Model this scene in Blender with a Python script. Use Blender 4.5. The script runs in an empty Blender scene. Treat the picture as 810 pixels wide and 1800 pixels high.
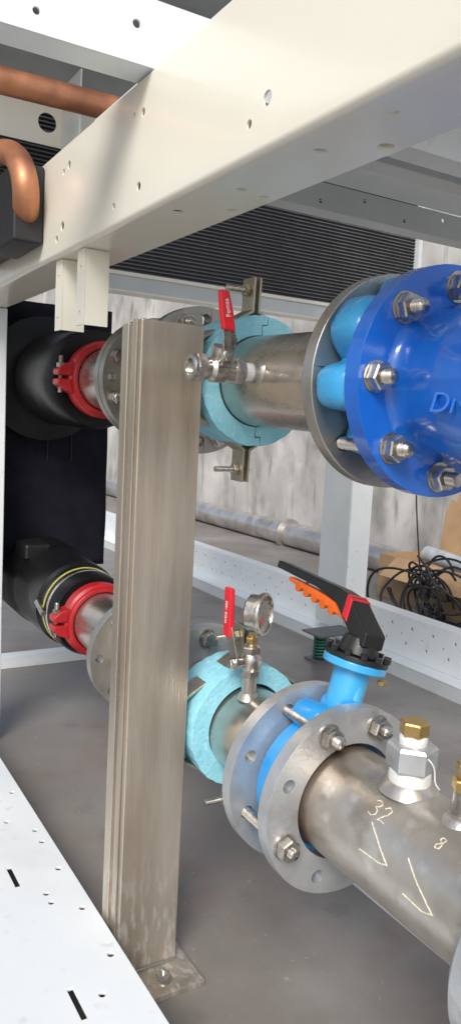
import bpy, bmesh, math, random
from mathutils import Vector, Matrix
random.seed(7)
R=math.radians
scene=bpy.context.scene
col=scene.collection

# ------------------------------------------------------------ materials
def mat(name, base, rough=.5, metal=0., c2=None, scale=6., stretch=(1,1,1), detail=6, lo=.35, hi=.65,
        bump=0., bscale=60., bstretch=None, rvar=.08, coat=0., spec=.5, fine=0.):
    m=bpy.data.materials.new(name); m.use_nodes=True
    nt=m.node_tree; N=nt.nodes; L=nt.links
    b=N['Principled BSDF']
    tc=N.new('ShaderNodeTexCoord')
    mp=N.new('ShaderNodeMapping'); mp.inputs['Scale'].default_value=stretch
    L.new(tc.outputs['Object'],mp.inputs['Vector'])
    n=N.new('ShaderNodeTexNoise'); n.inputs['Scale'].default_value=scale; n.inputs['Detail'].default_value=detail
    n.inputs['Roughness'].default_value=.6
    L.new(mp.outputs[0],n.inputs['Vector'])
    cr=N.new('ShaderNodeValToRGB')
    if c2 is None: c2=tuple(c*.85 for c in base)
    cr.color_ramp.elements[0].position=lo; cr.color_ramp.elements[0].color=(*c2,1)
    cr.color_ramp.elements[1].position=hi; cr.color_ramp.elements[1].color=(*base,1)
    L.new(n.outputs['Fac'],cr.inputs[0])
    L.new(cr.outputs[0],b.inputs['Base Color'])
    mr=N.new('ShaderNodeMapRange'); mr.inputs['To Min'].default_value=max(0.02,rough-rvar); mr.inputs['To Max'].default_value=rough+rvar
    mr.inputs['From Min'].default_value=.3; mr.inputs['From Max'].default_value=.7
    L.new(n.outputs['Fac'],mr.inputs['Value']); L.new(mr.outputs[0],b.inputs['Roughness'])
    b.inputs['Metallic'].default_value=metal
    b.inputs['Coat Weight'].default_value=coat
    b.inputs['Coat Roughness'].default_value=.08
    b.inputs['Specular IOR Level'].default_value=spec
    if bump>0:
        mp2=N.new('ShaderNodeMapping'); mp2.inputs['Scale'].default_value=bstretch or (1,1,1)
        L.new(tc.outputs['Object'],mp2.inputs['Vector'])
        n2=N.new('ShaderNodeTexNoise'); n2.inputs['Scale'].default_value=bscale; n2.inputs['Detail'].default_value=4
        L.new(mp2.outputs[0],n2.inputs['Vector'])
        bp=N.new('ShaderNodeBump'); bp.inputs['Strength'].default_value=bump; bp.inputs['Distance'].default_value=.002
        L.new(n2.outputs['Fac'],bp.inputs['Height']); L.new(bp.outputs[0],b.inputs['Normal'])
    return m
def overlay(m, colr, scale, stretch, lo, hi, rough=None, detail=8, seed=0., fac=1., band=None):
    """second layer of stains mixed on top of the base colour; band=(axis,from,to) limits it to a stretch of the object"""
    nt=m.node_tree; N=nt.nodes; L=nt.links; b=N['Principled BSDF']
    src=b.inputs['Base Color'].links[0].from_socket
    tc=N.new('ShaderNodeTexCoord'); mp=N.new('ShaderNodeMapping'); mp.inputs['Scale'].default_value=stretch
    mp.inputs['Location'].default_value=(seed,seed*.7,seed*1.3)
    L.new(tc.outputs['Object'],mp.inputs['Vector'])
    n=N.new('ShaderNodeTexNoise'); n.inputs['Scale'].default_value=scale; n.inputs['Detail'].default_value=detail
    L.new(mp.outputs[0],n.inputs['Vector'])
    mr=N.new('ShaderNodeMapRange'); mr.inputs['From Min'].default_value=lo; mr.inputs['From Max'].default_value=hi; mr.inputs['To Max'].default_value=fac
    L.new(n.outputs['Fac'],mr.inputs['Value'])
    facs=mr.outputs[0]
    if band:
        sp=N.new('ShaderNodeSeparateXYZ'); L.new(tc.outputs['Object'],sp.inputs[0])
        m2=N.new('ShaderNodeMapRange'); m2.inputs['From Min'].default_value=band[1]; m2.inputs['From Max'].default_value=band[2]
        L.new(sp.outputs[band[0]],m2.inputs['Value'])
        mu=N.new('ShaderNodeMath'); mu.operation='MULTIPLY'; L.new(facs,mu.inputs[0]); L.new(m2.outputs[0],mu.inputs[1]); facs=mu.outputs[0]
    mx=N.new('ShaderNodeMix'); mx.data_type='RGBA'
    L.new(facs,mx.inputs['Factor']); L.new(src,mx.inputs[6]); mx.inputs[7].default_value=(*colr,1)
    L.new(mx.outputs[2],b.inputs['Base Color'])
    return m

M={}
M['cream']=mat('cream_paint',(.88,.85,.73),.24,0,(.85,.82,.70),3,bump=.08,bscale=250,rvar=.03,coat=.25)
M['white']=mat('white_paint',(.80,.84,.86),.35,0,(.75,.79,.81),4,bump=.1,bscale=250)
overlay(M['white'],(.45,.46,.44),30,(1,1,1),.62,.75,fac=.4)
overlay(M['white'],(.50,.47,.42),5,(1,1,1),.60,.78,fac=.35,seed=6)
M['greypaint_shade']=mat('grey_paint_and_shade',(.62,.66,.67),.4,0,(.55,.59,.60),4,bump=.1,bscale=200)  # grey metalwork, and the shaded faces painted on the white far post
M['greysheet']=mat('grey_sheet',(.34,.36,.36),.45,0,(.26,.28,.28),3,bump=.1,bscale=200)
M['darkgrey']=mat('dark_grey_sheet',(.12,.125,.13),.45,0,None,5)
M['post']=mat('brushed_steel',(.60,.53,.44),.33,.70,(.38,.32,.25),3,(4,4,.45),bump=.25,bscale=90,bstretch=(6,6,.12),rvar=.08)
overlay(M['post'],(.74,.70,.64),3,(3,3,.3),.50,.74,fac=.7)
overlay(M['post'],(.22,.18,.13),5,(1,1,.5),.56,.78,fac=.5,seed=6)
overlay(M['post'],(.78,.76,.73),60,(1.6,1,.4),.50,.62,fac=.65,seed=2,band=(2,.26,.08))
M['steel']=mat('stainless_pipe',(.64,.60,.54),.25,.9,(.42,.38,.33),6,(1,1,1),bump=.15,bscale=110,bstretch=(1,.15,1),rvar=.09)
overlay(M['steel'],(.38,.30,.20),5,(1,1,1),.55,.75,fac=.5,seed=3)
M['steelold']=mat('stained_pipe',(.62,.59,.54),.36,.72,(.45,.415,.365),6,bump=.25,bscale=70,rvar=.1)
overlay(M['steelold'],(.24,.125,.055),7,(1,1.6,1),.36,.60,fac=.9,band=(1,.79,.885))
overlay(M['steelold'],(.24,.14,.07),11,(1,1,1),.58,.70,fac=.55)
overlay(M['steelold'],(.80,.79,.76),30,(1,1,1),.58,.72,fac=.55,seed=3)
M['flange']=mat('flange_steel',(.58,.60,.61),.38,.62,(.45,.465,.475),12,bump=.35,bscale=160)
overlay(M['flange'],(.30,.28,.26),18,(1,1,1),.60,.75,fac=.6,seed=3)
M['flangedk']=mat('flange_alloy',(.52,.50,.46),.34,.8,(.36,.34,.30),10,bump=.35,bscale=120)
M['bolt']=mat('bolt_steel',(.64,.61,.56),.28,.95,(.42,.39,.35),60)
M['zinc']=mat('zinc_yellow',(.52,.48,.38),.35,.85,(.40,.36,.27),40)
M['cyan']=mat('foam_insulation',(.33,.70,.83),.7,0,(.25,.62,.76),25,bump=.9,bscale=160)
overlay(M['cyan'],(.55,.83,.91),70,(1,1,1),.58,.70,fac=.65)
overlay(M['cyan'],(.14,.44,.56),40,(1,1,1),.64,.72,fac=.5,seed=4)
M['blue']=mat('blue_enamel',(.014,.17,.68),.2,0,(.010,.125,.58),7,bump=.45,bscale=34,coat=.7)
overlay(M['blue'],(.12,.32,.74),40,(1,1,1),.68,.76,fac=.5)
M['lblue']=mat('light_blue_enamel',(.06,.42,.76),.28,0,(.04,.34,.68),9,bump=.6,bscale=36,coat=.4)
M['midblue']=mat('blue_valve_paint',(.03,.32,.72),.3,0,(.022,.26,.64),9,bump=.5,bscale=50,coat=.3)
M['red']=mat('red_paint',(.50,.018,.024),.35,0,(.36,.012,.016),20,bump=.3,bscale=60)
M['redv']=mat('red_vinyl',(.70,.02,.035),.35,0,(.62,.018,.03),20)
M['blackfoam']=mat('black_foam',(.013,.013,.015),.55,0,(.022,.022,.024),8,bump=.5,bscale=35)
M['blackgloss']=mat('black_wrap',(.007,.007,.008),.34,0,(.011,.011,.012),8,bump=.9,bscale=12,spec=.3)
M['blackcloth']=mat('black_blanket',(.010,.011,.017),.9,0,(.016,.017,.024),10,bump=.6,bscale=14,spec=.15)
M['blackplastic']=mat('black_plastic',(.014,.014,.015),.38,0,None,30,bump=.2,bscale=300)
M['orange']=mat('orange_plastic',(.85,.16,.02),.4,0,None,20)
M['copper']=mat('copper',(.62,.28,.15),.45,.65,(.36,.15,.08),9,(1,1,1),rvar=.1)
overlay(M['copper'],(.30,.13,.08),12,(1,1,1),.55,.72,fac=.6)
M['brass']=mat('brass',(.64,.46,.20),.3,.9,(.5,.34,.12),30)
M['tape']=mat('ptfe_tape',(.82,.82,.80),.6,0,(.7,.7,.68),60,bump=.6,bscale=200)
M['dark']=mat('dark_void',(.01,.01,.01),.8,0,None,5)
M['coil']=mat('coil_fins',(.045,.045,.05),.6,.2,(.03,.03,.035),30)
M['fin']=mat('fin_edge',(.22,.22,.23),.4,.6,(.15,.15,.16),12)
M['floor']=mat('concrete_floor',(.26,.24,.222),.42,0,(.185,.168,.152),1.3,detail=10,bump=.5,bscale=60,rvar=.14)
overlay(M['floor'],(.35,.335,.32),1.9,(1,1,1),.52,.72,fac=.7,seed=5)
overlay(M['floor'],(.19,.085,.04),3.1,(1,1,1),.58,.74,fac=.5,seed=9)
overlay(M['floor'],(.09,.078,.07),8,(1,1,1),.58,.78,fac=.5,seed=2)
overlay(M['floor'],(.44,.42,.40),60,(1,1,1),.66,.74,fac=.5,seed=7)
M['wall']=mat('concrete_wall',(.50,.485,.46),.8,0,(.36,.345,.325),1.4,(1,1,1),detail=12,bump=.7,bscale=25)
overlay(M['wall'],(.68,.67,.64),1.7,(1,1,.7),.48,.66,fac=.7,seed=8,detail=12)
overlay(M['wall'],(.15,.14,.13),2.6,(1,1.0,.75),.54,.70,fac=.6,seed=4,detail=14)
overlay(M['wall'],(.15,.135,.12),7,(1,1.7,.30),.57,.72,fac=.6,seed=14,detail=12)
M['card']=mat('cardboard',(.52,.34,.19),.85,0,(.44,.28,.15),8,bump=.3,bscale=40)
M['cable']=mat('rubber_cable',(.02,.02,.022),.5,0,None,30)
M['chalk']=mat('chalk_mark',(.80,.75,.62),.9,0,(.52,.46,.35),220)
M['whitetxt']=mat('white_print',(.8,.8,.8),.6,0,None,50)
M['film']=mat('grey_film',(.50,.53,.56),.4,0,(.36,.39,.42),14)
M['dial']=mat('dial_face_reflection',(.36,.35,.33),.12,.2,(.22,.21,.20),40,coat=1.)  # dark reflection of the gauge glass painted into the dial's grey
M['green']=mat('green_spring',(.01,.10,.07),.4,0,None,20)
M['yellow']=mat('yellow_band',(.55,.50,.12),.5,0,None,20)
M['galv']=mat('galvanised_pipe',(.66,.63,.60),.34,.75,(.46,.43,.41),5,bump=.1,bscale=60)
overlay(M['galv'],(.80,.78,.75),6,(1,1,1),.54,.70,fac=.7)
overlay(M['galv'],(.28,.22,.18),5,(1,1,1),.58,.74,fac=.55,seed=5)

# ------------------------------------------------------------ helpers
def grp(name):
    e=bpy.data.objects.new(name,None); col.objects.link(e); e.empty_display_size=.05; return e
def fin(bm,name,m,g,smooth=True,bev=0.,seg=2,ang=35):
    bmesh.ops.recalc_face_normals(bm,faces=bm.faces[:])
    me=bpy.data.meshes.new(name); bm.to_mesh(me); bm.free()
    ob=bpy.data.objects.new(name,me); col.objects.link(ob)
    if g: ob.parent=g
    me.materials.append(M[m] if isinstance(m,str) else m)
    if smooth:
        me.shade_smooth(); me.set_sharp_from_angle(angle=R(ang))
    if bev>0: addbev(ob,bev,seg)
    return ob
def addbev(ob,w,seg=2):
    md=ob.modifiers.new('bevel','BEVEL'); md.width=w; md.segments=seg; md.limit_method='ANGLE'; md.angle_limit=R(38); md.harden_normals=True
def box(g,name,x0,x1,y0,y1,z0,z1,m,bev=.002):
    bm=bmesh.new()
    vs=[bm.verts.new((x,y,z)) for x in(x0,x1) for y in(y0,y1) for z in(z0,z1)]
    for f in((0,1,3,2),(4,5,7,6),(0,1,5,4),(2,3,7,6),(0,2,6,4),(1,3,7,5)): bm.faces.new([vs[i] for i in f])
    return fin(bm,name,m,g,bev=bev)
def basis(a):
    a=Vector(a).normalized()
    q=a.to_track_quat('Z','Y'); return q.to_matrix()
def lathe(g,name,org,axis,prof,m,seg=48,bev=0.,closed=False,ang=35):
    """prof: list of (radius, distance along axis)"""
    B=basis(axis); o=Vector(org); bm=bmesh.new(); rings=[]
    for r,h in prof:
        if r<1e-6: rings.append([bm.verts.new(o+B@Vector((0,0,h)))])
        else: rings.append([bm.verts.new(o+B@Vector((r*math.cos(2*math.pi*i/seg),r*math.sin(2*math.pi*i/seg),h))) for i in range(seg)])
    n=len(rings); rng=range(n if closed else n-1)
    for k in rng:
        a=rings[k]; b=rings[(k+1)%n]
        for i in range(seg):
            j=(i+1)%seg
            if len(a)==1 and len(b)==1: continue
            if len(a)==1: bm.faces.new((a[0],b[i],b[j]))
            elif len(b)==1: bm.faces.new((a[i],a[j],b[0]))
            else: bm.faces.new((a[i],a[j],b[j],b[i]))
    return fin(bm,name,m,g,bev=bev,ang=ang)
def cyl(g,name,p0,p1,r,m,seg=24,bev=.0,r2=None):
    p0=Vector(p0);p1=Vector(p1);h=(p1-p0).length
    r2=r if r2 is None else r2
    return lathe(g,name,p0,p1-p0,[(0,0),(r,0),(r2,h),(0,h)],m,seg,bev)
def tubewall(g,name,p0,p1,ro,ri,m,seg=64,bev=.0):
    p0=Vector(p0);p1=Vector(p1);h=(p1-p0).length
    return lathe(g,name,p0,p1-p0,[(ri,0),(ro,0),(ro,h),(ri,h)],m,seg,bev,closed=True)
def prism(g,name,pts,fr,to,plane,m,bev=0.,smooth=True,seg=2):
    """extrude polygon; plane 'XZ' -> along Y, 'YZ' -> along X, 'XY' -> along Z"""
    def P(a,b,c):
        return {'XZ':(a,c,b),'YZ':(c,a,b),'XY':(a,b,c)}[plane]
    bm=bmesh.new()
    A=[bm.verts.new(P(a,b,fr)) for a,b in pts]; Bv=[bm.verts.new(P(a,b,to)) for a,b in pts]
    bm.faces.new(A); bm.faces.new(Bv)
    n=len(pts)
    for i in range(n): bm.faces.new((A[i],A[(i+1)%n],Bv[(i+1)%n],Bv[i]))
    return fin(bm,name,m,g,smooth=smooth,bev=bev,seg=seg)
def tube(g,name,pts,r,m,cyclic=False,res=6,kind='BEZIER',rr=3):
    cu=bpy.data.curves.new(name,'CURVE'); cu.dimensions='3D'; cu.bevel_depth=r; cu.bevel_resolution=rr; cu.resolution_u=res; cu.use_fill_caps=True
    if kind=='NURBS':
        s=cu.splines.new('NURBS'); s.points.add(len(pts)-1)
        for i,p in enumerate(pts): s.points[i].co=(*p,1)
        s.order_u=4; s.use_endpoint_u=True; s.use_cyclic_u=cyclic
    else:
        s=cu.splines.new('POLY'); s.points.add(len(pts)-1)
        for i,p in enumerate(pts): s.points[i].co=(*p,1)
        s.use_cyclic_u=cyclic
    tmp=bpy.data.objects.new(name+'_c',cu); col.objects.link(tmp)
    dg=bpy.context.evaluated_depsgraph_get(); me=bpy.data.meshes.new_from_object(tmp.evaluated_get(dg))
    bpy.data.objects.remove(tmp)
    me.materials.clear(); me.materials.append(M[m]); me.shade_smooth()
    ob=bpy.data.objects.new(name,me); col.objects.link(ob); ob.parent=g; return ob
def cut(ob,cyls):
    """cyls: list of (p0,p1,r) or ('box',x0,x1,y0,y1,z0,z1); cutters must not overlap"""
    bm=bmesh.new()
    for c in cyls:
        if c[0]=='box':
            _,x0,x1,y0,y1,z0,z1=c
            vs=[bm.verts.new((x,y,z)) for x in(x0,x1) for y in(y0,y1) for z in(z0,z1)]
            for f in((0,1,3,2),(4,5,7,6),(0,1,5,4),(2,3,7,6),(0,2,6,4),(1,3,7,5)): bm.faces.new([vs[i] for i in f])
        else:
            p0=Vector(c[0]);p1=Vector(c[1]);B=basis(p1-p0);n=20;h=(p1-p0).length
            a=[bm.verts.new(p0+B@Vector((c[2]*math.cos(2*math.pi*i/n),c[2]*math.sin(2*math.pi*i/n),0))) for i in range(n)]
            b=[bm.verts.new(v.co+B@Vector((0,0,h))) for v in a]
            bm.faces.new(a);bm.faces.new(b)
            for i in range(n): bm.faces.new((a[i],a[(i+1)%n],b[(i+1)%n],b[i]))
    cu=fin(bm,'cutter','dark',None,smooth=False)
    md=ob.modifiers.new('bool','BOOLEAN'); md.object=cu; md.operation='DIFFERENCE'; md.solver='EXACT'
    others=[m for m in ob.modifiers if m.name!='bool']
    for m in others: m.show_viewport=False
    dg=bpy.context.evaluated_depsgraph_get(); dg.update()
    me=bpy.data.meshes.new_from_object(ob.evaluated_get(dg))
    ob.modifiers.remove(md); ob.data=me
    for m in others: m.show_viewport=True
    bpy.data.objects.remove(cu)
    me.shade_smooth(); me.set_sharp_from_angle(angle=R(35))
def hexnut(g,name,c,axis,r,h,m='bolt',rot=0.):
    B=basis(axis); c=Vector(c); bm=bmesh.new()
    def ring(rad,z): return [bm.verts.new(c+B@Vector((rad*math.cos(R(60*i)+rot),rad*math.sin(R(60*i)+rot),z))) for i in range(6)]
    rs=[ring(r*.93,0),ring(r,h*.1),ring(r,h*.88),ring(r*.9,h)]
    bm.faces.new(rs[0]);bm.faces.new(rs[-1])
    for a,b in zip(rs,rs[1:]):
        for i in range(6): bm.faces.new((a[i],a[(i+1)%6],b[(i+1)%6],b[i]))
    return fin(bm,name,m,g,ang=25)
def stud(g,name,p0,p1,r,m='bolt',pitch=.0028):
    p0=Vector(p0);p1=Vector(p1);L=(p1-p0).length
    prof=[(0,0),(r*.8,0)]; h=.0012
    while h<L-.0016:
        prof+=[(r,h),(r*.80,h+pitch*.5)]; h+=pitch
    prof+=[(r*.7,L),(0,L)]
    return lathe(g,name,p0,p1-p0,prof,m,20,ang=80)
def textmesh(s,size,extr=.0):
    cu=bpy.data.curves.new('t','FONT'); cu.body=s; cu.size=size; cu.extrude=extr; cu.align_x='CENTER'; cu.align_y='CENTER'
    t=bpy.data.objects.new('t',cu); col.objects.link(t)
    dg=bpy.context.evaluated_depsgraph_get(); me=bpy.data.meshes.new_from_object(t.evaluated_get(dg)); bpy.data.objects.remove(t); return me
def placetext(g,name,s,size,o,xd,yd,m,extr=.0004):
    me=textmesh(s,size,extr); xd=Vector(xd).normalized(); yd=Vector(yd).normalized(); zd=xd.cross(yd)
    for v in me.vertices: v.co=Vector(o)+xd*v.co.x+yd*v.co.y+zd*v.co.z
    me.materials.clear(); me.materials.append(M[m]); ob=bpy.data.objects.new(name,me); col.objects.link(ob); ob.parent=g; return ob

# ------------------------------------------------------------ key dimensions
PX=.752; ZU=1.085; ZL=.44; PR=.08
UP=[]; LO=[]     # groups that follow the slight fall of each pipe run
def ug(n): g=grp(n); UP.append(g); return g
def lg(n): g=grp(n); LO.append(g); return g

# ------------------------------------------------------------ ground & wall
g=grp('ground'); box(g,'concrete_slab',-60,60,-60,60,-.2,0,'floor',0)
g=grp('concrete_wall')
w=box(g,'wall_face',4.3,4.6,-3,16,0,3.6,'wall',.01)
box(g,'coping',4.25,4.65,-3,16,3.6,3.7,'wall',.01)

# ------------------------------------------------------------ main overhead beam
g=grp('steel_beam')
def Lprof(x0,x1,z0,z1,t,rad):
    out=[];n=5
    for i in range(n+1):
        a=math.pi+ (math.pi/2)*i/n; out.append((x0+rad+rad*math.cos(a),z0+rad+rad*math.sin(a)))
    inn=[]
    for i in range(n+1):
        a=math.pi+ (math.pi/2)*i/n; inn.append((x0+rad+(rad-t)*math.cos(a),z0+rad+(rad-t)*math.sin(a)))
    return [(x0,z1)]+out+[(x1,z0),(x1,z0+.02),(x1-t,z0+.02),(x1-t,z0+t)]+inn[::-1]+[(x0+t,z1)]
b=prism(g,'web_and_flange',Lprof(.467,.58,1.30,1.487,.003,.009),-.6,3.3,'XZ','cream')
hs=[((.46,y,z),(.475,y,z),r_) for y,z,r_ in ((.751,1.355,.0085),(.787,1.338,.0055),(1.089,1.443,.0065),(1.122,1.449,.0045),(1.096,1.341,.007),(1.193,1.333,.0055),
   (1.417,1.452,.008),(1.447,1.447,.006),(1.447,1.350,.009),(1.480,1.332,.007),(1.772,1.365,.007),(1.672,1.343,.008),(1.897,1.350,.006),(.60,1.44,.006))]
hs+=[((x,y,1.29),(x,y,1.31),r_) for x,y,r_ in ((.506,.588,.006),(.515,.714,.0085),(.58-.02,.659,.009),(.521,.890,.008),(.504,1.038,.009),(.560,.979,.008),(.560,.896,.006))]
cut(b,hs)
box(g,'top_flange',.467,.58,-.6,3.3,1.487,1.49,'cream',0)

g=grp('cross_beam')
b=box(g,'web',-1.2,2.4,1.06,1.064,1.4935,1.584,'white',.0)
cut(b,[((.44,1.05,1.545),(.44,1.07,1.545),.006),((.30,1.05,1.52),(.30,1.07,1.52),.005),((.25,1.05,1.56),(.25,1.07,1.56),.005)])
box(g,'bottom_lip',-1.2,2.4,1.0645,1.12,1.4935,1.497,'white',.0)
box(g,'top_lip',-1.2,2.4,1.0645,1.12,1.58,1.584,'white',.0)

# ------------------------------------------------------------ overhead copper, panels, coil
g=grp('copper_pipe'); cyl(g,'tube',(-.6,1.9,1.745),(1.0,1.9,1.765),.030,'copper',32)
g=grp('casing_panel')
b=box(g,'lower_strip',-.8,.95,2.2,2.204,1.74,1.865,'cream',.0)
cut(b,[((.66,2.19,1.80),(.66,2.21,1.80),.026)])
box(g,'upper_sheet',-.8,1.6,2.21,2.214,1.862,2.35,'greysheet',.001)
box(g,'roof_sheet',-.8,1.6,1.7,2.209,2.05,2.053,'greysheet',.001)
box(g,'hanger_bracket',.70,.704,2.05,2.198,1.66,1.90,'white',.0)
g=grp('condenser_coil')
box(g,'core',-.2,2.42,2.61,2.66,1.51,2.2,'coil',0)
for i in range(50):
    z=1.515+i*.0135
    box(g,'fin_%d'%i,-.2,2.42,2.603,2.6095,z,z+.0032,'fin',0)
box(g,'end_plate',2.42,2.44,2.58,2.68,1.47,2.2,'greypaint_shade',.001)
g=grp('coil_support_beam')
box(g,'top_lip',-.2,2.44,2.55,2.70,1.492,1.505,'cream',.002)
box(g,'web',-.2,2.44,2.56,2.565,1.44,1.491,'greypaint_shade',.001)
box(g,'bottom_lip',-.2,2.44,2.53,2.60,1.432,1.4395,'cream',.001)
g=grp('overhead_channel')
b=box(g,'web',.585,2.6,1.62,1.624,1.545,1.61,'greypaint_shade',.0)
cut(b,[((.9+.14*k,1.61,1.565+.025*(k%2)),(.9+.14*k,1.63,1.565+.025*(k%2)),.006) for k in range(11)])
box(g,'lip',.585,2.6,1.625,1.68,1.545,1.549,'greypaint_shade',.0)
g=grp('overhead_deck')
box(g,'sheet',.585,2.6,.7,1.619,1.612,1.616,'white',.0)
box(g,'rib_front',.585,2.6,1.34,1.40,1.575,1.6115,'greypaint_shade',.003)
box(g,'rib_back',.585,2.6,1.05,1.10,1.56,1.6115,'greypaint_shade',.003)

# ------------------------------------------------------------ copper elbow in black block
g=grp('copper_elbow')
tube(g,'bend',[(.42,2.4,1.62),(.42,1.9,1.575),(.42,1.72,1.55),(.42,1.58,1.50),(.42,1.52,1.43),(.43,1.56,1.395),(.44,1.60,1.385)],.0255,'copper',kind='NURBS',res=10,rr=8)
g=grp('insulation_block')
box(g,'block_front',.405,.4665,1.56,1.75,1.335,1.485,'blackfoam',.006)
box(g,'block_rear',.405,.4665,1.753,1.96,1.345,1.49,'blackfoam',.006)

# ------------------------------------------------------------ hanging brackets
for y0 in (1.485,1.36):
    g=grp('hanging_bracket')
    zb=1.165
    b=box(g,'front_leg',.4835,.528,y0,y0+.003,zb,1.2985,'cream',0)
    b=box(g,'side_leg',.480,.4830,y0,y0+.034,zb,1.2985,'cream',0)
    cut(b,[('box',.47,.49,y0+.013,y0+.021,z-.006,z+.006) for z in (1.185,1.265)])

# ------------------------------------------------------------ left post, cross brace, near rail
g=grp('frame_post')
box(g,'column',.47,.585,2.29,2.40,.0,1.2985,'white',.004)
g=grp('cross_member')
box(g,'bar',.60,1.3,2.95,3.0,.0,.05,'white',.002)
g=grp('base_rail')
XR=.50
b=box(g,'top_plate',.14,XR,-.4,2.285,.095,.10,'white',0)
holes=[]
for y in (.9,1.12,1.26,1.40,1.51,1.56,1.75,1.95): holes.append(((XR-.022,y,.08),(XR-.022,y,.12),.0058))
for y in (1.02,1.28,1.31,1.6): holes.append(((.432,y+.02,.08),(.432,y+.02,.12),.0055))
for y in (1.41,1.04,1.78,.68): holes.append(('box',.386,.396,y-.035,y+.035,.08,.12))
cut(b,holes); addbev(b,.001,2)
box(g,'side_plate',XR-.003,XR,-.4,2.285,.0,.0945,'white',0)
box(g,'inner_lip',.14,.145,-.4,2.285,.1005,.13,'white',.001)

# ------------------------------------------------------------ far rail, post, floor rail
g=grp('base_rail')
b=box(g,'web',2.28,2.284,.2,9,.06,.235,'white',0)
hs=[]
y=.5
while y<6:
    hs.append(((2.27,y,.19),(2.30,y,.19),.007)); hs.append(((2.27,y+.03,.12),(2.30,y+.03,.12),.007)); hs.append(((2.27,y+.06,.155),(2.30,y+.06,.155),.005)); y+=.12
cut(b,hs)
box(g,'top_lip',2.2845,2.36,.2,9,.231,.235,'white',.001)
box(g,'bottom_lip',2.20,2.28,.2,9,.055,.0595,'white',.001)
box(g,'foot',2.20,2.205,.2,9,.0,.054,'greypaint_shade',0)
g=grp('floor_rail')
box(g,'bar',1.09,1.125,.2,1.9,.0,.035,'white',.002)
g=grp('frame_post')
box(g,'web',2.2,2.204,2.6565,2.8545,.10,1.43,'greypaint_shade',.001)  # white post: shade on web and rear flange is put in as grey colour
box(g,'front_flange',2.2045,2.32,2.65,2.656,.236,1.43,'white',.001)
box(g,'rear_flange',2.2045,2.32,2.855,2.86,.236,1.43,'greypaint_shade',.001)
g=grp('spring_isolator')
pts=[]
for i in range(90):
    a=i*.5; pts.append((2.03+.030*math.cos(a),2.58+.030*math.sin(a),.014+i*.0011))
tube(g,'spring',pts,.006,'green',rr=3)
box(g,'base_plate',1.98,2.08,2.53,2.63,0,.01,'darkgrey',.001); box(g,'top_plate',1.98,2.196,2.53,2.66,.116,.124,'darkgrey',.001)

# ------------------------------------------------------------ steel support post
g=grp('support_post')
box(g,'box_section',.513,.629,1.17,1.208,.0105,1.163,'post',.003)
box(g,'rear_channel',.506,.60,1.2085,1.235,.0105,1.158,'post',.002)
box(g,'seam_strip',.5095,.5127,1.182,1.2,.0105,1.163,'post',.0008)
b=box(g,'base_plate',.545,.65,1.095,1.24,.0,.010,'post',.001)
stud(g,'anchor_stud',(.585,1.13,.01),(.585,1.13,.030),.006); hexnut(g,'anchor_nut',(.585,1.13,.0115),(0,0,1),.0115,.011)
lathe(g,'anchor_washer',(.585,1.13,.0102),(0,0,1),[(0,0),(.016,0),(.016,.0015),(0,.0015)],'bolt',24)
tube(g,'foot_weld',[(.515,1.1685,.011),(.54,1.168,.0125),(.57,1.1685,.011),(.60,1.168,.0125),(.628,1.1685,.011)],.003,'flangedk',kind='NURBS')

# ------------------------------------------------------------ flange builder
def flange(g,name,z,y0,y1,ro,ri,m,bc=.122,hr=.0105,n=8,off=0.,hub=None):
    ob=tubewall(g,name,(PX,y0,z),(PX,y1,z),ro,ri,m,72)
    cut(ob,[((PX+bc*math.cos(R(off+360/n*i)),y0-.01,z+bc*math.sin(R(off+360/n*i))),(PX+bc*math.cos(R(off+360/n*i)),y1+.01,z+bc*math.sin(R(off+360/n*i))),hr) for i in range(n)])
    addbev(ob,.002,2); return ob
def boltset(g,z,angs,y0,y1,bc=.122,r=.0095,nr=.0178,proud=.035,back=.02):
    for a in angs:
        x=PX+bc*math.cos(R(a)); zz=z+bc*math.sin(R(a)); p=proud*random.uniform(.8,1.15)
        stud(g,'stud_%d'%a,(x,y1+back,zz),(x,y0-p,zz),r)
        lathe(g,'washer_%d'%a,(x,y0-.0002,zz),(0,-1,0),[(0,0),(nr*1.12,0),(nr*1.12,.002),(0,.002)],'bolt',24)
        hexnut(g,'nut_%d'%a,(x,y0-.0022,zz),(0,-1,0),nr,.016,rot=random.random())
        lathe(g,'washer_rear_%d'%a,(x,y1+.0002,zz),(0,1,0),[(0,0),(nr*1.12,0),(nr*1.12,.002),(0,.002)],'bolt',24)
        hexnut(g,'nut_rear_%d'%a,(x,y1+.0022,zz),(0,1,0),nr,.013,rot=random.random())

# ------------------------------------------------------------ upper pipe
g=ug('water_pipe')
cyl(g,'pipe',(PX,.852,ZU),(PX,1.40,ZU),PR,'steel',72)
lathe(g,'weld_bead',(PX,.849,ZU),(0,1,0),[(PR,.0),(PR+.004,.002),(PR+.003,.007),(PR,.009)],'flangedk',72)
flange(g,'front_flange',ZU,.825,.848,.148,.076,'flangedk')
flange(g,'rear_flange',ZU,1.40,1.425,.148,.06,'flangedk')
cyl(g,'rear_pipe',(PX,1.426,ZU),(PX,2.06,ZU),PR,'steel',64)
flange(g,'joint_flange',ZU,1.60,1.625,.138,.0805,'flangedk',bc=.115)
flange(g,'joint_flange_rear',ZU,1.629,1.652,.138,.0805,'flangedk',bc=.115)
boltset(g,ZU,[-90+45*k+22 for k in range(8)],1.40,1.427,proud=.03)
boltset(g,ZU,[22+45*k for k in range(8)],1.60,1.652,bc=.115,proud=.02,nr=.014)

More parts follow.
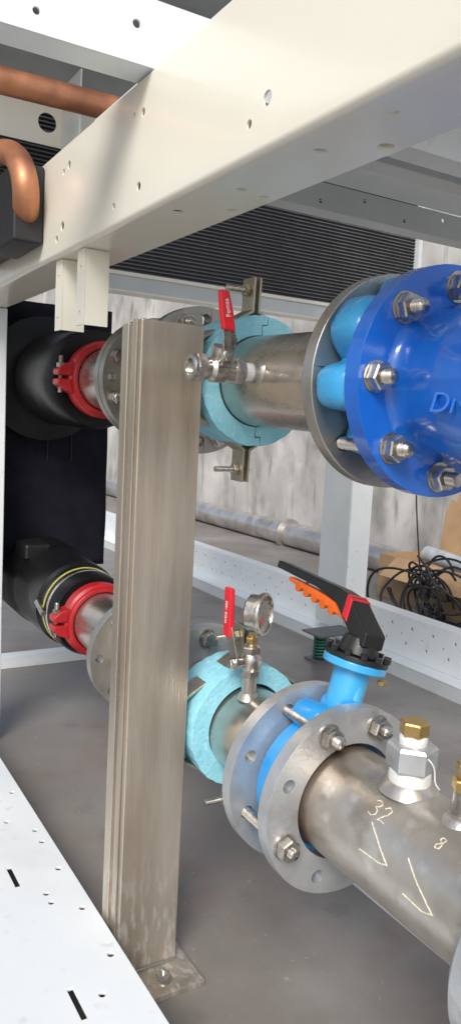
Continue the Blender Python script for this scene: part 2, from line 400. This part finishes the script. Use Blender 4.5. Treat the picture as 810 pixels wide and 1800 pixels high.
# lower pipe
g=lg('water_pipe')
PR2=.085
cyl(g,'pipe',(PX,.99,ZL),(PX,1.33,ZL),PR,'steel',72)
flange(g,'middle_flange',ZL,.972,.995,.148,.081,'flange',off=22.5)
cyl(g,'outlet_pipe',(PX,.2,ZL),(PX,.90,ZL),PR2,'steelold',96)
lathe(g,'stub_ring',(PX,.904,ZL),(0,-1,0),[(PR2,0),(.1,0),(.1,.006),(PR2,.010)],'steelold',72)
flange(g,'front_flange',ZL,.866,.890,.148,.0925,'flange',off=22.5)
flange(g,'rear_flange',ZL,1.33,1.355,.148,.06,'flange')
cyl(g,'rear_pipe',(PX,1.356,ZL),(PX,2.06,ZL),PR,'steel',64)
flange(g,'joint_flange',ZL,1.62,1.645,.138,.0805,'flangedk',bc=.115)
boltset(g,ZL,[45*k for k in range(8)],1.33,1.357,proud=.02)
boltset(g,ZL,[22.5+90*k for k in range(4)]+[67.5],.866,.995,proud=.035)

# ------------------------------------------------------------ cyan insulated clamps
def clamp(z,add,yo):
    g=add('pipe_clamp')
    ro,ri=.116,PR+.001
    def shell(name,s):
        e=.0008*s; st=.011
        o=[];n=30
        a0=math.asin(st/ro)
        oa,ob_=math.pi/2-a0,-math.pi/2+a0
        if s>0:
            for i in range(n+1):
                a=oa+(ob_-oa)*i/n; q=ro+.0006*math.sin(i*2.1)+.0005*math.sin(i*.7); o.append((q*math.cos(a)+e,q*math.sin(a)))
            rm=.099
            o+=[(st+e,-rm),(e,-rm),(e,-ri)]
            for i in range(n+1):
                a=-math.pi/2+math.pi*i/n; o.append((ri*math.cos(a)+e,ri*math.sin(a)))
            o+=[(e,rm),(st+e,rm)]
        else:
            sa=math.pi/2-a0; sb=2*math.pi-math.pi/2+a0
            for i in range(2*n+1):
                a=sa+(sb-sa)*i/(2*n); q=ro+.0006*math.sin(i*1.7)+.0006*math.sin(i*.6); o.append((q*math.cos(a)+e,q*math.sin(a)))
            rm=.0995
            o+=[(st+e,-rm-.0008),(e,-rm-.0008),(e,-ri)]
            for i in range(n+1):
                a=3*math.pi/2-math.pi*i/n; o.append((ri*math.cos(a)+e,ri*math.sin(a)))
            o+=[(e,rm+.0008),(st+e,rm+.0008)]
        pts=[]
        for a,b_ in o:
            if not pts or (abs(pts[-1][0]-PX-a)+abs(pts[-1][1]-z-b_))>1e-5: pts.append((PX+a,z+b_))
        return prism(g,name,pts,1.163+yo,1.258+yo,'XZ','cyan',bev=.0012)
    shell('foam_shell_right',1); shell('foam_shell_left',-1)
    def strap(name,s):
        o=[(.008,.185),(.008,.127),(.018,.121),(.118,.064),(.124,.052),(.124,-.052),(.118,-.064),(.018,-.121),(.008,-.127),(.008,-.185)]
        i=[(.004,.185),(.004,.123),(.016,.1165),(.1145,.060),(.120,.050),(.120,-.050),(.1145,-.060),(.016,-.1165),(.004,-.123),(.004,-.185)]
        pts=[(PX+s*a,z+b) for a,b in o]+[(PX+s*a,z+b) for a,b in i[::-1]]
        return prism(g,name,pts,1.188+yo,1.228+yo,'XZ','zinc',bev=.0008)
    strap('strap_left',-1); strap('strap_right',1)
    for s in(1,-1):
        zz=z+s*.163; yy=1.208+yo
        stud(g,'clamp_bolt',(PX-.055,yy,zz),(PX+.018,yy,zz),.0055,'bolt',pitch=.002)
        hexnut(g,'clamp_nut',(PX-.0085,yy,zz),(-1,0,0),.0115,.009,'zinc'); hexnut(g,'clamp_head',(PX+.0085,yy,zz),(1,0,0),.0105,.007,'zinc')
    return g
clamp(ZU,ug,.022); clamp(ZL+.004,lg,-.004)

# ------------------------------------------------------------ red grooved couplings + insulated pipes
def coupling(z,y,add):
    g=add('pipe_coupling')
    lathe(g,'housing',(PX,y-.033,z),(0,1,0),[(.082,0),(.090,0),(.093,.004),(.093,.012),(.101,.018),(.101,.048),(.093,.054),(.093,.062),(.090,.066),(.082,.066)],'red',72,closed=True,bev=.0015)
    for s in(-1,1):
        for k,d in enumerate((-1,1)):
            prism(g,'bolt_pad_%d_%d'%(s,d),[(PX+s*.094,z+d*.004),(PX+s*.130,z+d*.004),(PX+s*.132,z+d*.018),(PX+s*.115,z+d*.032),(PX+s*.088,z+d*.042)],y-.022,y+.022,'XZ','red',bev=.004)
        stud(g,'bolt_%d'%s,(PX+s*.117,y,z-.04),(PX+s*.117,y,z+.055),.0065); hexnut(g,'nut_%d'%s,(PX+s*.117,y,z+.024),(0,0,1),.012,.012)
    return g
coupling(ZU,1.95,ug); coupling(ZL,1.93,lg)
g=ug('insulated_pipe')
lathe(g,'lagging',(PX,1.985,ZU),(0,1,0),[(.083,0),(.125,0),(.132,.012),(.136,.1),(.134,.2),(.138,.32),(0,.38)],'blackgloss',64)
lathe(g,'vessel_end',(PX-.02,2.375,ZU+.0),(0,1,0),[(0,0),(.16,.0),(.19,.01),(.195,.05),(.195,.4),(0,.4)],'blackgloss',72)
g=lg('insulated_pipe')
lathe(g,'lagging',(PX,1.965,ZL),(0,1,0),[(.083,0),(.108,0),(.114,.01),(.116,.12),(.124,.13),(.128,.35),(.124,.37),(.135,.40),(.14,.9),(0,.9)],'blackgloss',64)
lathe(g,'yellow_band',(PX,2.05,ZL),(0,1,0),[(.115,0),(.1175,.001),(.1175,.006),(.115,.007)],'yellow',64)
lathe(g,'tie_band',(PX,2.02,ZL),(0,1,0),[(.1145,0),(.117,.001),(.117,.008),(.1145,.009)],'bolt',64)
box(g,'seam_patch',PX-.10,PX-.02,2.3,2.42,ZL+.09,ZL+.140,'blackplastic',.01)
cyl(g,'band_screw',(PX-.125,2.02,ZL+.0),(PX-.125,2.08,ZL+.02),.008,'bolt',12)
g=grp('insulation_panel')
bm=bmesh.new(); nx,nz=24,40
grid=[[bm.verts.new((.50+.47*i/nx, 2.46+.003*math.sin(i*.9+j*.25)+.0025*math.sin(j*.6), .50+.85*j/nz)) for j in range(nz+1)] for i in range(nx+1)]
for i in range(nx):
    for j in range(nz): bm.faces.new((grid[i][j],grid[i+1][j],grid[i+1][j+1],grid[i][j+1]))
ob=fin(bm,'cover','blackcloth',g); sm=ob.modifiers.new('s','SOLIDIFY'); sm.thickness=.15; sm.offset=1
for x in(.76,.84): box(g,'seam_%d'%int(x*100),x,x+.003,2.449,2.456,.85,1.0,'blackfoam',.001)

# ------------------------------------------------------------ wafer valve + check valve (upper right)
def lobes(g,z,y0,y1,m,angs,rb,rd=.006):
    L=y1-y0
    lathe(g,'body',(PX,y0,z),(0,1,0),[(.06,0),(rb-.008,0),(rb,.008),(rb+.003,L*.5),(rb,L-.008),(rb-.008,L),(.06,L)],m,72)
    for k,(a,rr,by) in enumerate(angs):
        x=PX+by*math.cos(R(a)); zz=z+by*math.sin(R(a)); d=.004+.0007*k
        l=L-2*d
        lathe(g,'lug_%d'%a,(x,y0+d,zz),(0,1,0),[(0,0),(rr-rd,0),(rr-rd*.3,rd*.3),(rr,rd),(rr,l-rd),(rr-rd*.3,l-rd*.3),(rr-rd,l),(0,l)],m,40,ang=70)
def earband(g,name,z,y0,y1,m,fn,n=144,ri=.07):
    """valve rim whose outline swells out into bolt ears: radius = fn(angle)"""
    pts=[(PX+fn(360*i/n)*math.cos(2*math.pi*i/n),z+fn(360*i/n)*math.sin(2*math.pi*i/n)) for i in range(n)]
    bm=bmesh.new(); L=y1-y0; rings=[]
    for s,h in ((.90,0),(.955,.004),(.99,.012),(1,L*.4),(1,L*.6),(.99,L-.012),(.955,L-.004),(.90,L)):
        rings.append([bm.verts.new((PX+(a-PX)*s,y0+h,z+(b-z)*s)) for a,b in pts])
    bm.faces.new(rings[0]);bm.faces.new(rings[-1])
    for a,b in zip(rings,rings[1:]):
        for i in range(n): bm.faces.new((a[i],a[(i+1)%n],b[(i+1)%n],b[i]))
    return fin(bm,name,m,g,ang=60)
g=ug('wafer_valve')
def ear(a):
    v=.105
    for c,w,h in ((146,19,.046),(186,15,.046),(106,12,.038),(228,10,.022),(45,15,.044),(0,13,.042),(-72,12,.036)):
        d=(a-c+180)%360-180; v=max(v,.105+h*math.exp(-(abs(d)/w)**4))
    return v
earband(g,'body',ZU,.758,.823,'lblue',ear)
g=ug('check_valve')
flange(g,'flange',ZU,.730,.756,.149,.07,'blue',hr=.011)
lathe(g,'body',(PX,.7305,ZU),(0,-1,0),[(.108,0),(.100,.004),(.095,.014),(.096,.03),(.104,.06),(.112,.10),(.112,.16),(.095,.22),(.09,.3)],'blue',72,ang=60)
flange(g,'far_flange',ZU,.39,.415,.149,.07,'blue')
placetext(g,'size_mark','DN150',.034,(PX-.103,.590,ZU-.030),(.20,-1,0),(.28,0,1),'blue',.004)
boltset(g,ZU,[45*k for k in range(8)],.730,.848,proud=.04)

# ------------------------------------------------------------ butterfly valve lower
g=lg('butterfly_valve')
ang=15
def T(x,y,z):
    a=R(ang); z=z-.020; return (PX+x*math.cos(a)+z*math.sin(a), y, ZL-x*math.sin(a)+z*math.cos(a))
lobes(g,ZL,.895,.968,'midblue',[(90-ang,.03,.118),(90-ang+28,.026,.116),(90-ang-28,.026,.116),(-90-ang,.03,.125),(-90-ang+28,.02,.116)],.106,.009)
VY=.936
cyl(g,'neck',T(0,VY,.12),T(0,VY,.214),.030,'lblue',32)
cyl(g,'neck_rib',T(0,VY-.032,.12),T(0,VY-.018,.2),.010,'lblue',20)
cyl(g,'top_flange',T(0,VY,.212),T(0,VY,.226),.052,'lblue',32,bev=.003)
cyl(g,'index_plate',T(0,VY,.2265),T(0,VY,.234),.054,'blackplastic',12,bev=.001)
for a in range(0,360,30):
    x=.05*math.cos(R(a)); y=.05*math.sin(R(a)); cyl(g,'tooth_%d'%a,T(x,VY+y,.2345),T(x,VY+y,.243),.006,'blackplastic',8)
cyl(g,'hub',T(0,VY,.2345),T(0,VY,.264),.035,'blackplastic',32,bev=.003,r2=.028)
def handle(name,secs,m,w):
    bm=bmesh.new(); rings=[]
    for (y,zl,h,ww) in secs:
        rings.append([bm.verts.new(T(a*ww,y,zl+b*h)) for a,b in((-1,-1),(1,-1),(1,1),(-1,1))])
    bm.faces.new(rings[0]);bm.faces.new(rings[-1])
    for a,b in zip(rings,rings[1:]):
        for i in range(4): bm.faces.new((a[i],a[(i+1)%4],b[(i+1)%4],b[i]))
    return fin(bm,name,m,g,bev=.003)
handle('grip',[(VY-.03,.262,.012,.022),(VY,.275,.02,.022),(VY+.03,.298,.022,.019),(VY+.07,.315,.012,.017),(VY+.13,.322,.008,.016),(VY+.26,.330,.007,.014)],'blackplastic',0)
handle('red_marker',[(VY+.024,.297,.0200,.0225),(VY+.040,.305,.019,.0213)],'redv',0)
handle('trigger',[(VY+.045,.287,.009,.011),(VY+.10,.298,.008,.011),(VY+.16,.305,.006,.011),(VY+.22,.311,.004,.010)],'orange',0)
for k in range(5):
    y=VY+.08+k*.026; x,yy,zz=T(0,y,.284+k*.004); cyl(g,'trigger_scallop_%d'%k,(x-.011,yy,zz+.004),(x+.011,yy,zz+.004),.008,'orange',16)
hexnut(g,'plate_bolt',T(.04,VY-.03,.205),(0,0,-1),.008,.008,'brass')

# ------------------------------------------------------------ upper ball valve
g=ug('ball_valve')
by,bz=1.068,1.094
lathe(g,'weld_socket',(PX-.074,by,bz),(-1,0,0),[(0,0),(.026,0),(.022,.006),(.017,.010),(.017,.018),(0,.018)],'flangedk',32)
cyl(g,'nipple_tape',(PX-.09,by,bz),(PX-.112,by,bz),.0145,'tape',24)
lathe(g,'body',(PX-.108,by,bz),(-1,0,0),[(0,0),(.0175,0),(.019,.002),(.019,.016),(.0165,.018),(.0165,.03),(.021,.036),(.021,.055),(.0165,.061),(.0165,.068),(.021,.070),(.021,.092),(.0185,.094),(.013,.094),(.013,.080),(0,.080)],'bolt',32)
hexnut(g,'union_hex',(PX-.112,by,bz),(-1,0,0),.023,.014)
hexnut(g,'end_hex',(PX-.180,by,bz),(-1,0,0),.0245,.016)
sx=PX-.155
cyl(g,'stem',(sx,by-.015,bz+.01),(sx,by-.032,bz+.02),.0085,'bolt',20)
hexnut(g,'stem_nut',(sx,by-.032,bz+.018),(0,-1,.2),.009,.007)
cyl(g,'stem_boss',(sx,by,bz+.012),(sx,by-.01,bz+.035),.012,'bolt',20)
prism(g,'lever_plate',[(sx-.009,bz+.005),(sx+.011,bz+.005),(sx+.012,bz+.03),(sx+.015,bz+.045),(sx+.002,bz+.075),(sx-.012,bz+.075),(sx-.008,bz+.03)],by-.034,by-.0315,'XZ','bolt',bev=.0005)
prism(g,'lever_grip',[(sx-.012,bz+.058),(sx+.010,bz+.056),(sx+.004,bz+.085),(sx-.006,bz+.116),(sx-.022,bz+.116),(sx-.018,bz+.085)],by-.038,by-.027,'XZ','redv',bev=.003)
placetext(g,'grip_print','Fomas',.0105,(sx-.008,by-.0384,bz+.090),(-.25,0,1),(-1,0,-.25),'whitetxt',.0003)

# ------------------------------------------------------------ gauge assembly
g=lg('ball_valve')
gx,gy=PX-.022,1.13; gz=ZL+PR
lathe(g,'socket',(gx,gy,gz-.008),(0,0,1),[(0,0),(.022,0),(.017,.008),(.0135,.012),(.0135,.042),(0,.042)],'flangedk',28)
gz+=.014
lathe(g,'body',(gx,gy,gz+.022),(0,0,1),[(0,0),(.0135,0),(.0135,.006),(.015,.008),(.019,.016),(.019,.034),(.015,.042),(.0135,.044),(.0135,.056),(0,.056)],'bolt',32)
hexnut(g,'lower_hex',(gx,gy,gz+.020),(0,0,1),.0175,.012); hexnut(g,'upper_hex',(gx,gy,gz+.062),(0,0,1),.0175,.013)
cyl(g,'stem',(gx-.012,gy,gz+.048),(gx-.042,gy,gz+.048),.0085,'bolt',20)
hexnut(g,'stem_nut',(gx-.038,gy,gz+.048),(-1,0,0),.010,.008)
prism(g,'lever_plate',[(gy-.012,gz+.038),(gy+.012,gz+.038),(gy+.012,gz+.06),(gy+.03,gz+.085),(gy+.03,gz+.11),(gy+.012,gz+.11),(gy-.012,gz+.062)],gx-.037,gx-.0345,'YZ','bolt',bev=.0005)
prism(g,'lever_grip',[(gy+.012,gz+.090),(gy+.036,gz+.090),(gy+.040,gz+.178),(gy+.018,gz+.178)],gx-.041,gx-.030,'YZ','redv',bev=.003)
placetext(g,'grip_print','WOG 1000',.0085,(gx-.0414,gy+.027,gz+.134),(0,0,1),(0,1,0),'whitetxt',.0003)
g=lg('pressure_gauge')
cyl(g,'brass_nipple',(gx,gy,gz+.076),(gx,gy,gz+.096),.008,'brass',20); hexnut(g,'brass_hex',(gx,gy,gz+.082),(0,0,1),.012,.010,'brass')
n=Vector((.55,-.82,.05)).normalized(); c=Vector((gx+.008,gy,gz+.135))
lathe(g,'case',c-n*.016,n,[(0,0),(.030,0),(.034,.004),(.034,.022),(.038,.023),(.039,.027),(.038,.031),(.0335,.032),(.033,.027),(0,.027)],'bolt',48)
lathe(g,'dial',c-n*.016,n,[(0,.0275),(.0328,.0275),(.0328,.0285),(0,.0285)],'dial',40)
sd=Vector((0,0,1)).cross(n).normalized(); up=n.cross(sd)
for k in range(11):
    a=R(225-27*k); d=sd*math.cos(a)+up*math.sin(a); p=c+n*.0128
    cyl(g,'tick_%d'%k,p+d*.024,p+d*.030,.0007,'blackplastic',6)
cyl(g,'needle',c+n*.0135-(sd*.4+up*.7)*.008,c+n*.0135+(sd*-.6-up*.5)*.03,.0009,'redv',6)

# ------------------------------------------------------------ thermowell fittings
g=lg('pipe_plug')
ty=.742; tz=ZL+PR2+.004
lathe(g,'weld',(PX,ty,tz-.010),(0,0,1),[(0,0),(.043,0),(.038,.009),(.032,.015),(0,.015)],'steelold',36)
lathe(g,'tape_ring',(PX,ty,tz+.002),(0,0,1),[(0,0),(.029,0),(.030,.004),(.029,.018),(.026,.021),(0,.021)],'tape',32)
hexnut(g,'steel_hex',(PX,ty,tz+.022),(0,0,1),.035,.036,'flange',rot=.3)
lathe(g,'tape_top',(PX,ty,tz+.058),(0,0,1),[(0,0),(.019,0),(.020,.008),(.017,.014),(0,.014)],'tape',28)
hexnut(g,'brass_plug',(PX,ty,tz+.070),(0,0,1),.0205,.020,'brass',rot=.1)
tube(g,'tape_thread',[(PX-.02,ty-.018,tz+.062),(PX+.0,ty-.035,tz+.05),(PX+.012,ty-.037,tz+.03),(PX+.008,ty-.036,tz+.014),(PX+.02,ty-.037,tz+.003)],.0012,'tape',kind='NURBS')
g=lg('temperature_probe')
ty=.645
lathe(g,'weld',(PX,ty,tz-.010),(0,0,1),[(0,0),(.028,0),(.022,.010),(.016,.014),(0,.014)],'flangedk',28)
lathe(g,'socket',(PX,ty,tz),(0,0,1),[(0,0),(.0145,0),(.0145,.035),(0,.035)],'bolt',28)
hexnut(g,'brass_hex_low',(PX,ty,tz+.035),(0,0,1),.0175,.016,'brass'); cyl(g,'brass_body',(PX,ty,tz+.051),(PX,ty,tz+.066),.011,'brass',20)
hexnut(g,'brass_hex_top',(PX,ty,tz+.06),(0,0,1),.0145,.012,'brass'); stud(g,'thread',(PX,ty,tz+.07),(PX,ty,tz+.095),.008,'brass')

g=lg('chalk_marks')
def wrap(u,a,r=PR2+.0002):
    return (PX-r*math.sin(R(a)),u,ZL+r*math.cos(R(a)))
def stroke(name,pl,w=.0009):
    pts=[]
    for (y0,a0),(y1,a1) in zip(pl,pl[1:]):
        for i in range(8): t=i/8; pts.append(wrap(y0+(y1-y0)*t+random.uniform(-.0005,.0005),a0+(a1-a0)*t))
    pts.append(wrap(*pl[-1])); tube(g,name,pts,w,'chalk',rr=2)
def scribble(name,pl,y,a,s):
    stroke(name,[(y-px*s*1.25,a-math.degrees(py*s/PR2)) for px,py in pl],.0008)
scribble('figure_3',[(-1.2,.9),(-.8,1.1),(-.4,.8),(-.5,.4),(-.85,.15),(-.45,-.1),(-.35,-.6),(-.8,-1.),(-1.25,-.8)],.732,42,.0115)
scribble('figure_2',[(.15,.6),(.5,1.05),(.95,.8),(.85,.2),(.1,-1.),(.5,-.85),(1.0,-.95)],.732,42,.0115)
scribble('figure_8',[(.5,.9),(.0,1.0),(-.2,.5),(.5,0),(.4,-.7),(-.1,-.9),(-.2,-.4),(.35,.2),(.55,.8)],.635,35,.009)
stroke('tick_a',[(.735,54),(.718,62),(.686,77),(.700,80),(.738,81)],.0011); stroke('tick_b',[(.660,60),(.640,70),(.602,87),(.618,91),(.652,89)],.0011)

g=lg('pipe_elbow')
lathe(g,'end_collar',(PX,.535,ZL-.01),(0,-1,0),[(.087,0),(.125,0),(.138,.012),(.14,.03),(.14,.2),(.087,.2)],'flange',64)

# ------------------------------------------------------------ background clutter
g=grp('floor_pipe')
cyl(g,'pipe',(3.75,3.2,.10),(3.75,12,.10),.10,'galv',40)
tubewall(g,'collar',(3.75,5.3,.10),(3.75,5.34,.10),.13,.10,'galv',40,.002)
g=grp('cardboard_box')
bx0,bx1,by0,by1,h=3.2,3.75,2.5,3.55,.26
box(g,'front',bx0,bx0+.006,by0,by1,0,h,'card',0); box(g,'back',bx1,bx1+.006,by0,by1,0,h,'card',0)
box(g,'side',bx0+.007,bx1-.001,by0,by0+.006,0,h,'card',0); box(g,'side_b',bx0+.007,bx1-.001,by1-.006,by1,0,h,'card',0)
prism(g,'raised_flap',[(3.15,h),(3.60,h),(3.57,h+.24),(3.52,h+.34),(3.48,h+.32),(3.45,h+.43),(3.32,h+.42),(3.3,h+.34),(3.2,h+.30),(3.12,h+.26)],bx1+.007,bx1+.013,'YZ','card')
prism(g,'front_flap',[(bx0-.001,h),(bx0-.006,h-.002),(bx0-.13,h-.10),(bx0-.125,h-.105)],2.6,3.4,'XZ','card')
cyl(g,'rolled_film',(3.45,2.75,.22),(3.5,3.45,.26),.05,'film',24)
g=grp('cable_coil')
for k in range(13):
    pts=[];cy=2.90+random.uniform(-.16,.14);cx=2.98+random.uniform(-.08,.08);rr=random.uniform(.10,.24);hz=random.uniform(.1,.26)
    ph=random.uniform(0,6)
    for i in range(14):
        a=ph+i*2*math.pi/13*1.2; pts.append((cx+.12*math.sin(a*.7+k),cy+rr*math.cos(a),max(.01,hz+rr*.9*math.sin(a)+random.uniform(-.02,.02))))
    tube(g,'loop_%d'%k,pts,.0065,'cable',kind='NURBS',res=8)
tube(g,'lead',[(3.0,2.95,.02),(2.9,2.9,.3),(2.85,2.95,.7),(2.9,3.0,1.2),(2.9,3.0,1.5)],.004,'cable',kind='NURBS',res=8)

# slight fall of the pipe runs
def fall(gs,z,slope,dz):
    P=Vector((PX,1.2,z)); mx=Matrix.Translation(P+Vector((0,0,dz)))@Matrix.Rotation(math.atan(slope),4,'X')@Matrix.Translation(-P)
    for g in gs: g.matrix_world=mx
fall(UP,ZU,.026,-.006); fall(LO,ZL,.022,.000)

# ------------------------------------------------------------ world, sun, camera
w=bpy.data.worlds.new('World'); scene.world=w; w.use_nodes=True
nt=w.node_tree; bg=nt.nodes['Background']; sk=nt.nodes.new('ShaderNodeTexSky'); sk.sky_type='NISHITA'; sk.sun_disc=False
SD=Vector((-.54,-.60,.70)).normalized()
el=math.asin(SD.z); az=math.atan2(SD.x,SD.y)
sk.sun_elevation=el; sk.sun_rotation=az; sk.dust_density=2.5; sk.air_density=1.
hsv=nt.nodes.new('ShaderNodeHueSaturation'); hsv.inputs['Saturation'].default_value=.8
nt.links.new(sk.outputs[0],hsv.inputs['Color']); nt.links.new(hsv.outputs[0],bg.inputs[0]); bg.inputs[1].default_value=.15
sl=bpy.data.lights.new('sun','SUN'); sl.energy=2.9; sl.angle=R(26); sl.color=(1,.97,.92)
so=bpy.data.objects.new('sun',sl); col.objects.link(so); so.rotation_euler=(-SD).to_track_quat('-Z','Y').to_euler()

F=1352.;H=1.0;yaw=R(30.8);p=R(6.5);roll=.052
f=Vector((math.sin(yaw)*math.cos(p),math.cos(yaw)*math.cos(p),-math.sin(p)))
r0=Vector((math.cos(yaw),-math.sin(yaw),0));u0=r0.cross(f)
r=r0*math.cos(roll)+u0*math.sin(roll);u=u0*math.cos(roll)-r0*math.sin(roll)
cam=bpy.data.cameras.new('camera');co=bpy.data.objects.new('camera',cam);col.objects.link(co)
cam.sensor_fit='VERTICAL';cam.sensor_height=36;cam.lens=F/1800*36;cam.clip_start=.02;cam.clip_end=300
mw=Matrix((( r.x,u.x,-f.x,0),(r.y,u.y,-f.y,0),(r.z,u.z,-f.z,H),(0,0,0,1)));co.matrix_world=mw
scene.camera=co
scene.view_settings.view_transform='Standard';scene.view_settings.look='None';scene.view_settings.exposure=0
